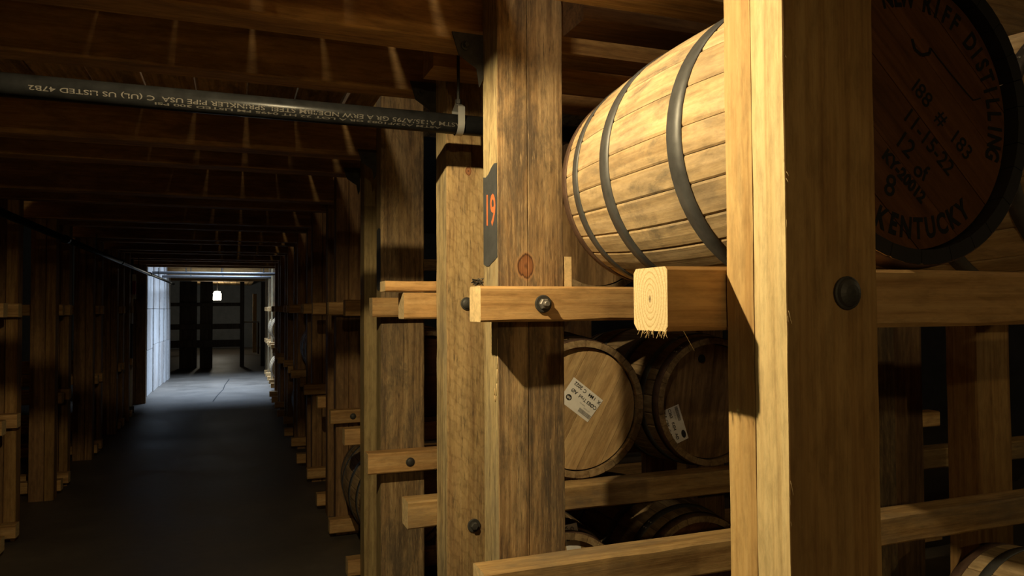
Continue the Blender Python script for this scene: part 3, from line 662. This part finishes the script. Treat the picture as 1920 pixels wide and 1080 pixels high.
def barrel(loc_x, yc, zrail, label, rot=0.0, single=True, heads='head', front_boards=(0.0, (1, 1.1, 1.2, 1.15, 1.0, 0.8)), oak='oak', seed=0, group=None, rust=True, name='oak_barrel', yaw=0.0, rc=0.2855, black_chime=False):
    """barrel lying along Y; it rests on rails whose top is zrail, touching at radius rc (root at the underside of the bilge)"""
    e = empty(name, (loc_x, yc, zrail + rc - RB), (0, 0, yaw)); tag(e, label, 'barrel', group)
    r = random.Random(seed)
    if single:
        ws = [r.choice((0.19, 0.23, 0.2727)) for _ in range(27)]
        while abs(sum(ws) - 2 * PI) > 0.006:
            i = r.randrange(27); old = ws[i]; ws[i] = r.choice((0.19, 0.23, 0.2727))
            if abs(sum(ws) - 2 * PI) > 0.3: ws[i] = old
        k = 2 * PI / sum(ws); a = rot
        for wd in ws:
            key = (wd, oak, black_chime)
            if key not in stave_shared: stave_shared[key] = stave_mesh(wd, chime=1 if black_chime else 0).mesh('stave', [M[oak], M['char']])
            link('stave', stave_shared[key], e, (0, 0, RB), (0, a + wd * k / 2, 0)).scale = (1, 1, 1)
            a += wd * k
    else:
        key = ('all', oak)
        if key not in stave_shared:
            b = MB(); n = 26
            for i in range(n):
                s = stave_mesh(2 * PI / n, 8); a = 2 * PI * i / n; ca, sa = math.cos(a), math.sin(a)
                b.add([(x * ca + z * sa, y, -x * sa + z * ca) for x, y, z in s.v], s.f)
            stave_shared[key] = b.mesh('staves', M[oak])
        o = link('staves', stave_shared[key], e, (0, 0, RB), (0, rot, 0)); o['kind'] = 'stuff'
    for tc, wd, rs in HOOPS:
        key = ('hoop', tc)
        if key not in stave_shared: stave_shared[key] = hoop_mesh(tc, wd, None).mesh('hoop', M['hoop_rust'] if (rs and rust) else M['hoop'], True)
        hp = link('hoop', stave_shared[key], e, (0, 0, RB), (0, rot * 1.7 + tc * 3, 0))
        if single:
            if ('rv', tc) not in stave_shared:
                b = MB(); R = rad(tc) + 0.002
                for da in (-0.055, 0.055):
                    for dt in (-wd * 0.2, wd * 0.2):
                        x, z = R * math.sin(da), R * math.cos(da); b.tube((x, tc + dt, z), (x * 1.009, tc + dt, z * 1.009), 0.0045, 0.003, 10)
                stave_shared[('rv', tc)] = b.mesh('rivets', M['rivet'])
            link('rivets', stave_shared[('rv', tc)], hp)
    if single or front_boards[0]:
        head_boards(e, -BL / 2 + 0.026, front_boards[0], front_boards[1], M[heads])
    else:
        b = MB(); b.lathe([(0.0005, 0), (0.2475, 0), (0.2475, 0.018), (0.0005, 0.018)], 40, 'y'); link('barrel_head', b.mesh('barrel_head', M[heads]), e, (0, -BL / 2 + 0.026, RB))
    b = MB(); b.lathe([(0.0005, 0), (0.2475, 0), (0.2475, 0.018), (0.0005, 0.018)], 40, 'y'); link('barrel_head', b.mesh('barrel_head', M['head_dark']), e, (0, BL / 2 - 0.044, RB))
    return e

KY = 0.934 + BL / 2
K = barrel(1.130, KY, 0.0625, 'big pale oak barrel on the top rails behind the foreground post', rot=0.35, heads='head_red', front_boards=(-0.75, (1, 1.1, 1.2, 1.15, 1.0, 0.8)), seed=11, black_chime=True)
# stencilled head of the big barrel (all marks lie 0.5 mm in front of the head boards)
yf = -BL / 2 + 0.0247
def stencil(fn):
    b = MB(); fn(b); link('stencil_lettering', b.mesh('stencil_lettering', M['black_ink']), K)
def put(b, txt, size, x, z, ang, bold=0.0, squeeze=1.0, y=None):
    vs, fs = text_mesh(txt, size, bold, 'CENTER', squeeze); ca, sa = math.cos(ang), math.sin(ang)
    b.add([(x + u * ca - v * sa, yf if y is None else y, z + u * sa + v * ca) for u, v in vs], fs)
KX, KZ = 1.130, 0.0625 + 0.2855 - RB
def kxz(x, z): return x - KX, z - KZ
ring_c = (1.140, 0.346); ring_r = 0.209
def ring_text(b, txt, a0, st, size, sgn, bold):
    for i, chh in enumerate(txt):
        if chh == ' ': continue
        a = math.radians(a0) + sgn * i * math.radians(st)
        x, z = kxz(ring_c[0] + ring_r * math.cos(a), ring_c[1] + ring_r * math.sin(a)); put(b, chh, size, x, z, a + sgn * PI / 2, bold, 0.72)
stencil(lambda b: ring_text(b, 'NEW RIFF DISTILLING', 106, 6.8, 0.050, -1, 0.0018))
stencil(lambda b: ring_text(b, 'KENTUCKY', -113, 8.3, 0.052, 1, 0.0020))
for t_, s_, x_, z_, a_, bo in (('I88  #  183', 0.042, 1.190, 0.333, -0.73, 0.0004), ('11-15-22', 0.042, 1.155, 0.292, -0.73, 0.0004), ('12', 0.048, 1.098, 0.283, -0.70, 0.0004), ('of', 0.042, 1.134, 0.238, -0.4, 0.0006),
                       ('8', 0.055, 1.061, 0.207, -0.25, 0.0006), ('KY-20012', 0.030, 1.094, 0.226, -0.70, 0.0016)):
    x, z = kxz(x_ * 1.019, z_ * 1.019); stencil(lambda b: put(b, t_, s_, x, z, a_, bo))

def chalk(b):
    pts = [(1.141, 0.482), (1.147, 0.464), (1.163, 0.455), (1.183, 0.46), (1.187, 0.471), (1.205, 0.455), (1.239, 0.427), (1.275, 0.399), (1.294, 0.385), (1.314, 0.391)]
    for i, ((xa, za), (xb, zb)) in enumerate(zip(pts, pts[1:])):
        d = Vector((xb - xa, zb - za)).normalized(); n = Vector((-d.y, d.x)) * (0.0032 if i < 4 else 0.0012); A = kxz(xa, za); B = kxz(xb, zb)
        b.add([(A[0] + n.x, yf, A[1] + n.y), (A[0] - n.x, yf, A[1] - n.y), (B[0] - n.x, yf, B[1] - n.y), (B[0] + n.x, yf, B[1] + n.y)], [(0, 1, 2, 3)])
b = MB(); chalk(b); link('marker_stroke', b.mesh('marker_stroke', M['black_ink']), K)
barrel(1.800, KY, 0.0625, 'pale barrel right of the stencilled head, cut by the picture edge', rot=0.1, seed=12, heads='head')
barrel(2.52, 1.389, -1.41, 'pale barrel with riveted hoop at the bottom right corner', rot=0.18, seed=13, front_boards=(0.4, (1, 1, 1, 1, 1, 1)))
CY = 2.651 + BL / 2; S = 2.651 / 2.60
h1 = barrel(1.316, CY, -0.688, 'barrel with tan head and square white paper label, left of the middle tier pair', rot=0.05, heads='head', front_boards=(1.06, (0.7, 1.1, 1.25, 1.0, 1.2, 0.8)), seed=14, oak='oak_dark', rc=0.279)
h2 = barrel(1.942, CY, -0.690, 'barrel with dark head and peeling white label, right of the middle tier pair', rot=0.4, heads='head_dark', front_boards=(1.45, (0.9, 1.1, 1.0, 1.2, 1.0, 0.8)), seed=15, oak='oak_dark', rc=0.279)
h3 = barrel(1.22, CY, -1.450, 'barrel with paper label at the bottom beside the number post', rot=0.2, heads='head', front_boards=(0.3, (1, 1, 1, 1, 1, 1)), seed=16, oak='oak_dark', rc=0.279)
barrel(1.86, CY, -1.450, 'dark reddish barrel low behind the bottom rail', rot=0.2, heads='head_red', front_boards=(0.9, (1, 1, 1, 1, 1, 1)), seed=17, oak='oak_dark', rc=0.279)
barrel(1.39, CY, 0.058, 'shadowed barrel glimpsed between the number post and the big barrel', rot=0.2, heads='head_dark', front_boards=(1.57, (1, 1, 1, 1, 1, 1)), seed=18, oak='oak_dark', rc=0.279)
EY = 4.822
barrel(0.985, EY, -1.447, 'barrel with dark hoops low behind the smooth olive post', rot=0.2, single=False, seed=19, oak='oak_dark', rc=0.279)
barrel(1.12, EY, -0.695, 'dim barrel seen in the gap left of the saw-marked post', rot=0.2, single=False, seed=20, heads='head_red', oak='oak_dark', rc=0.279)
barrel(0.99, 8.27, -0.70, 'black barrel with glinting hoops far down the right rack, upper one', rot=0.2, single=False, seed=21, oak='oak_dark', rc=0.279)
barrel(1.02, 9.98, -1.475, 'black barrel with glinting hoops far down the right rack, lower one', rot=0.2, single=False, seed=22, oak='oak_dark', rc=0.279)

# paper labels
def label_tag(parent, corners, px, pz, y, name='paper_label'):
    """corners: TL, TR, BR, BL as seen, world (x,z) relative to eye; returns frame (origin, u, v)"""
    b = MB(); v0 = [(x - px, y, z - pz) for x, z in corners]
    b.add(v0 + [(x, y2 + 0.0005, z) for x, y2, z in v0], [(0, 1, 2, 3), (7, 6, 5, 4), (0, 4, 5, 1), (1, 5, 6, 2), (2, 6, 7, 3), (3, 7, 4, 0)])
    return link(name, b.mesh(name, M['paper']), parent)
def on_label(parent, origin, ux, uz, px, pz, y, items, bars=None, oval=None):
    """text in label frame: origin = (x,z) of the label's own lower left; ux = reading direction; uz = label up"""
    b = MB(); g = MB()
    P = lambda u, v: (origin[0] + ux[0] * u + uz[0] * v - px, y, origin[1] + ux[1] * u + uz[1] * v - pz)
    for txt, s, u, v, bo in items:
        vs, fs = text_mesh(txt, s, bo, 'CENTER'); (b if s > 0.012 else g).add([P(u + a, v + c) for a, c in vs], fs)
    if bars:
        u0, u1, v0, v1 = bars; r = random.Random(3); u = u0
        while u < u1:
            wd = r.choice((0.0012, 0.002, 0.003)); g.add([P(u, v0), P(u + wd, v0), P(u + wd, v1), P(u, v1)], [(0, 1, 2, 3)]); u += wd + r.choice((0.001, 0.0016))
    if oval:
        u, v, ru, rv = oval; b.add([P(u + ru * math.cos(2 * PI * k / 20), v + rv * math.sin(2 * PI * k / 20)) for k in range(20)], [tuple(range(20))])
    link('label_print', b.mesh('label_print', M['print']), parent); link('label_print', g.mesh('label_print', M['grey_print']), parent)
yl_ = -BL / 2 + 0.0245
px, pz = 1.318, -0.690 + 0.279 - RB; SL = lambda pts: [(x * S, z * S) for x, z in pts]
lab = label_tag(h1, SL([(1.263, -0.278), (1.392, -0.377), (1.322, -0.460), (1.196, -0.366)]), px, pz, yl_)
L = Vector((0.129, -0.099)).normalized(); Q = Vector((0.067, 0.090)).normalized()
# upside down: reading direction runs to the upper left, label's top is its lower left edge
org = SL([(1.392, -0.377)])[0]
on_label(lab, org, (-L.x, -L.y), (-Q.x, -Q.y), px, pz, yl_ - 0.0004,
         [('X  1', 0.021, 0.022, 0.017, 0.0004), ('M4', 0.021, 0.056, 0.017, 0.0006), ('C', 0.021, 0.091, 0.017, 0.0004), ('2022', 0.021, 0.128, 0.015, 0.0005),
          ('CØ83', 0.021, 0.032, 0.046, 0.0005), ('Trad', 0.021, 0.083, 0.046, 0.0003), ('AØ', 0.021, 0.130, 0.044, 0.0004),
          ('NEW FILL', 0.007, 0.07, 0.066, 0.0), ('LOT 00 2022', 0.006, 0.04, 0.074, 0.0)], bars=(0.008, 0.072, 0.083, 0.100), oval=(0.137, 0.078, 0.014, 0.012))
vv, ff = text_mesh('NR', 0.013, 0.0004)
b = MB(); b.add([(org[0] - L.x * (0.137 + u) - Q.x * (0.078 + v) - px, yl_ - 0.0008, org[1] - L.y * (0.137 + u) - Q.y * (0.078 + v) - pz) for u, v in vv], ff)
link('label_print', b.mesh('label_print', M['paper']), lab)
px = 1.942
lab = label_tag(h2, SL([(1.657, -0.436), (1.745, -0.408), (1.793, -0.553), (1.714, -0.581)]), px, pz, yl_ - 0.0012)
L2 = Vector((0.048, -0.145)).normalized(); Q2 = Vector((0.085, 0.028)).normalized()
on_label(lab, SL([(1.657, -0.436)])[0], (L2.x, L2.y), (Q2.x, Q2.y), px, pz, yl_ - 0.0017,
         [('X 5', 0.019, 0.02, 0.014, 0.0004), ('CB5', 0.019, 0.058, 0.014, 0.0004), ('C', 0.019, 0.092, 0.014, 0.0003), ('2022', 0.019, 0.127, 0.014, 0.0004), ('C263', 0.019, 0.025, 0.042, 0.0004), ('KØ4', 0.019, 0.082, 0.042, 0.0004), ('AØ', 0.019, 0.128, 0.042, 0.0004), ('LOT 00 2022', 0.007, 0.04, 0.062, 0.0)],
         bars=(0.006, 0.07, 0.070, 0.085), oval=(0.13, 0.077, 0.018, 0.011))
b = MB(); b.lathe([(0.0005, -0.004), (0.017, -0.003), (0.019, 0.004), (0.0005, 0.004)], 20, 'y'); link('bung', b.mesh('bung', M['black_ink']), h2, (1.865 * S - px, yl_ , -0.221 * S - pz))
px, pz = 1.22, -1.450 + 0.279 - RB
lab = label_tag(h3, SL([(1.205, -0.856), (1.268, -0.850), (1.289, -0.965), (1.229, -0.975)]), px, pz, yl_)
on_label(lab, SL([(1.205, -0.856)])[0], (0.19, -0.98), (0.98, 0.06), px, pz, yl_ - 0.0005, [('X 1', 0.02, 0.018, 0.014, 0.0004), ('C2', 0.02, 0.055, 0.014, 0.0004), ('CØ83', 0.02, 0.035, 0.04, 0.0004)])

# ================================================================== daylit part of the aisle
e = empty('plywood_partition', (-1.50, 15.1, -H)); tag(e, 'pale daylit partition of whitish sheets on the left, beyond the black post', 'partition')
ys = [0.02, 1.0, 1.95, 2.75, 3.4, 3.9]
for i in range(5):
    x = -0.05 + i * 0.025
    zs = [0.0, 0.93 if i else 0.86, 1.64, 2.64]
    for j in range(3):
        b = MB(); b.beam(x, x + 0.03, ys[i] + 0.006, ys[i + 1] - 0.006, zs[j] + 0.004, zs[j + 1] - 0.004, 'z', ch=0.003, seg=3, jit=0.003, seed=i * 3 + j)
        link('panel', b.mesh('panel', M['ply']), e)
post('rack_post', [(0.75, 0.815), (0.817, 0.885)], 15.15, 15.30, [M['weather2_z']] * 2, 'daylit post on the right edge of the daylit patch', seed=400, seg=10, aisle=M['lit_side_z'])
for k, y in enumerate((16.25, 16.8, 17.95, 18.5, 19.7, 20.2)):
    post('rack_post', two(0.75, 0.94), y, y + 0.13, [M['weather2_z']] * 2, ORD[k] + ' post behind the daylit right-hand post', seed=401 + k, group='posts right of the daylit patch', seg=8, aisle=M['lit_side_z'])
for k, (y, t) in enumerate([(q, t) for q in (15.3002, 16.1558, 16.9302, 17.8558, 18.6302) for t in (0.05, -0.70, -1.475)]):
    rail('rack_rail', 0.68, 3.2, y, y + 0.094, t, ['upper', 'middle', 'lowest'][k % 3] + ' rail, ' + ORD[k // 3] + ' along the daylit rack on the right', seed=420 + k, group='daylit rails on the right', seg=6)
barrel(0.985, 15.775, -0.70, 'daylit barrel end on the right of the aisle, upper one', single=False, seed=30, rust=False, rc=0.2885)
barrel(0.985, 15.775, -1.475, 'daylit barrel end on the right of the aisle, lower one', single=False, seed=31, rust=False, rc=0.2885)
barrel(1.02, 17.44, -0.70, 'barrel behind the daylit barrels on the right', single=False, seed=32, rust=False, rc=0.2855)

# frame of posts and rails closing the far end, lit room behind it
e = empty('end_rack', (0, 22.0, -H)); tag(e, 'black frame of posts and rails across the far end of the aisle', 'rack')
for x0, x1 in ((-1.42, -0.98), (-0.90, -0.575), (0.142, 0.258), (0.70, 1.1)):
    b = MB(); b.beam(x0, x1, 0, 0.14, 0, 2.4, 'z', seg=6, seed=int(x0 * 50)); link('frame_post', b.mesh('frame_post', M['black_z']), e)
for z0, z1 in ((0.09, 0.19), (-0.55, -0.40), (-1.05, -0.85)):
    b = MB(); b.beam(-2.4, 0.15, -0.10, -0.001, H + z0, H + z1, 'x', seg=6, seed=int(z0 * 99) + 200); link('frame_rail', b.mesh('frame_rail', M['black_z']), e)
e = empty('yellow_post', (0.635, 29.0, -H)); tag(e, 'thin lamp-lit post right of the glowing lantern, far end of the aisle', 'post')
b = MB(); b.beam(0, 0.14, 0, 0.1, 0, 2.2, 'z', seg=6); link('post_board', b.mesh('post_board', M['fresh_z']), e)
y2 = dup(e, (-1.14, 29.0, -H)); y2['label'] = 'thin lamp-lit post left of the glowing lantern, far end of the aisle'
e = empty('box_lantern', (-0.62, 29.6, 0.352)); tag(e, 'glowing white box lantern hanging at the far end of the aisle', 'lamp')
b = MB(); b.beam(-0.14, 0.14, -0.12, 0.12, 0.0, 0.25, 'z', ch=0.02, seg=2, jit=0); link('lantern_glass', b.mesh('lantern_glass', M['globe']), e)
b = MB(); b.lathe([(0.002, 0.335), (0.10, 0.325), (0.12, 0.295), (0.002, 0.29)], 20, 'z'); link('lantern_cap', b.mesh('lantern_cap', M['globe']), e)
b = MB(); b.tube((0, 0, 0.33), (0, 0, 0.67), 0.008, n=8); b.tube((0, 0, 0.24), (0, 0, 0.30), 0.025, n=8); link('lantern_stem', b.mesh('lantern_stem', M['bolt']), e)
b = MB(); b.beam(0, 0.62, 0, 0.09, 0, 0.06, 'x', seg=4)
tag(link('shelf_board', b.mesh('shelf_board', M['white']), None, (0.22, 28.0, -0.49)), 'pale shelf edge in the far right opening of the end frame', 'shelf')
b = MB(); b.beam(0, 0.06, 0, 0.09, 0, 1.13, 'z', seg=4)
sh = bpy.data.objects['shelf_board']
link('shelf_leg', b.mesh('shelf_leg', M['dark_z']), sh, (0.0, 0, -1.13)); link('shelf_leg', b.mesh('shelf_leg', M['dark_z']), sh, (0.56, 0, -1.13))

# ================================================================== lamps
def dome_lamp(loc, label, R=0.155, d=0.024):
    e = empty('dome_lamp', (loc[0], loc[1], loc[2])); tag(e, label, 'lamp')
    b = MB(); prof = [(R, -d), (R * 0.93, 0.0), (R * 0.75, 0.04), (R * 0.45, 0.068), (0.03, 0.08), (0.03, 0.083), (R * 0.46, 0.071), (R * 0.77, 0.043), (R * 0.95, 0.001), (R + 0.003, -d)]
    b.lathe(prof, 40, 'z', close=True); link('shade', b.mesh('shade', M['enamel'], True), e)
    b = MB(); b.tube((0, 0, 0.045), (0, 0, 0.10), 0.022, n=16); link('socket', b.mesh('socket', M['bolt']), e)
    b = MB(); b.tube((0, 0, 0.10), (0, 0, 1.02 - loc[2] if loc[2] < 1.0 else 0.6), 0.005, n=8); link('cord', b.mesh('cord', M['bolt']), e)
dome_lamp(LAMP, 'dome lamp hanging over the aisle, just above the picture')
dome_lamp(BLAMP, 'dome lamp hanging over the aisle behind the viewer', d=-0.02)
dome_lamp(RLAMP, 'dome lamp over the next aisle on the right, outside the picture', d=0.02)
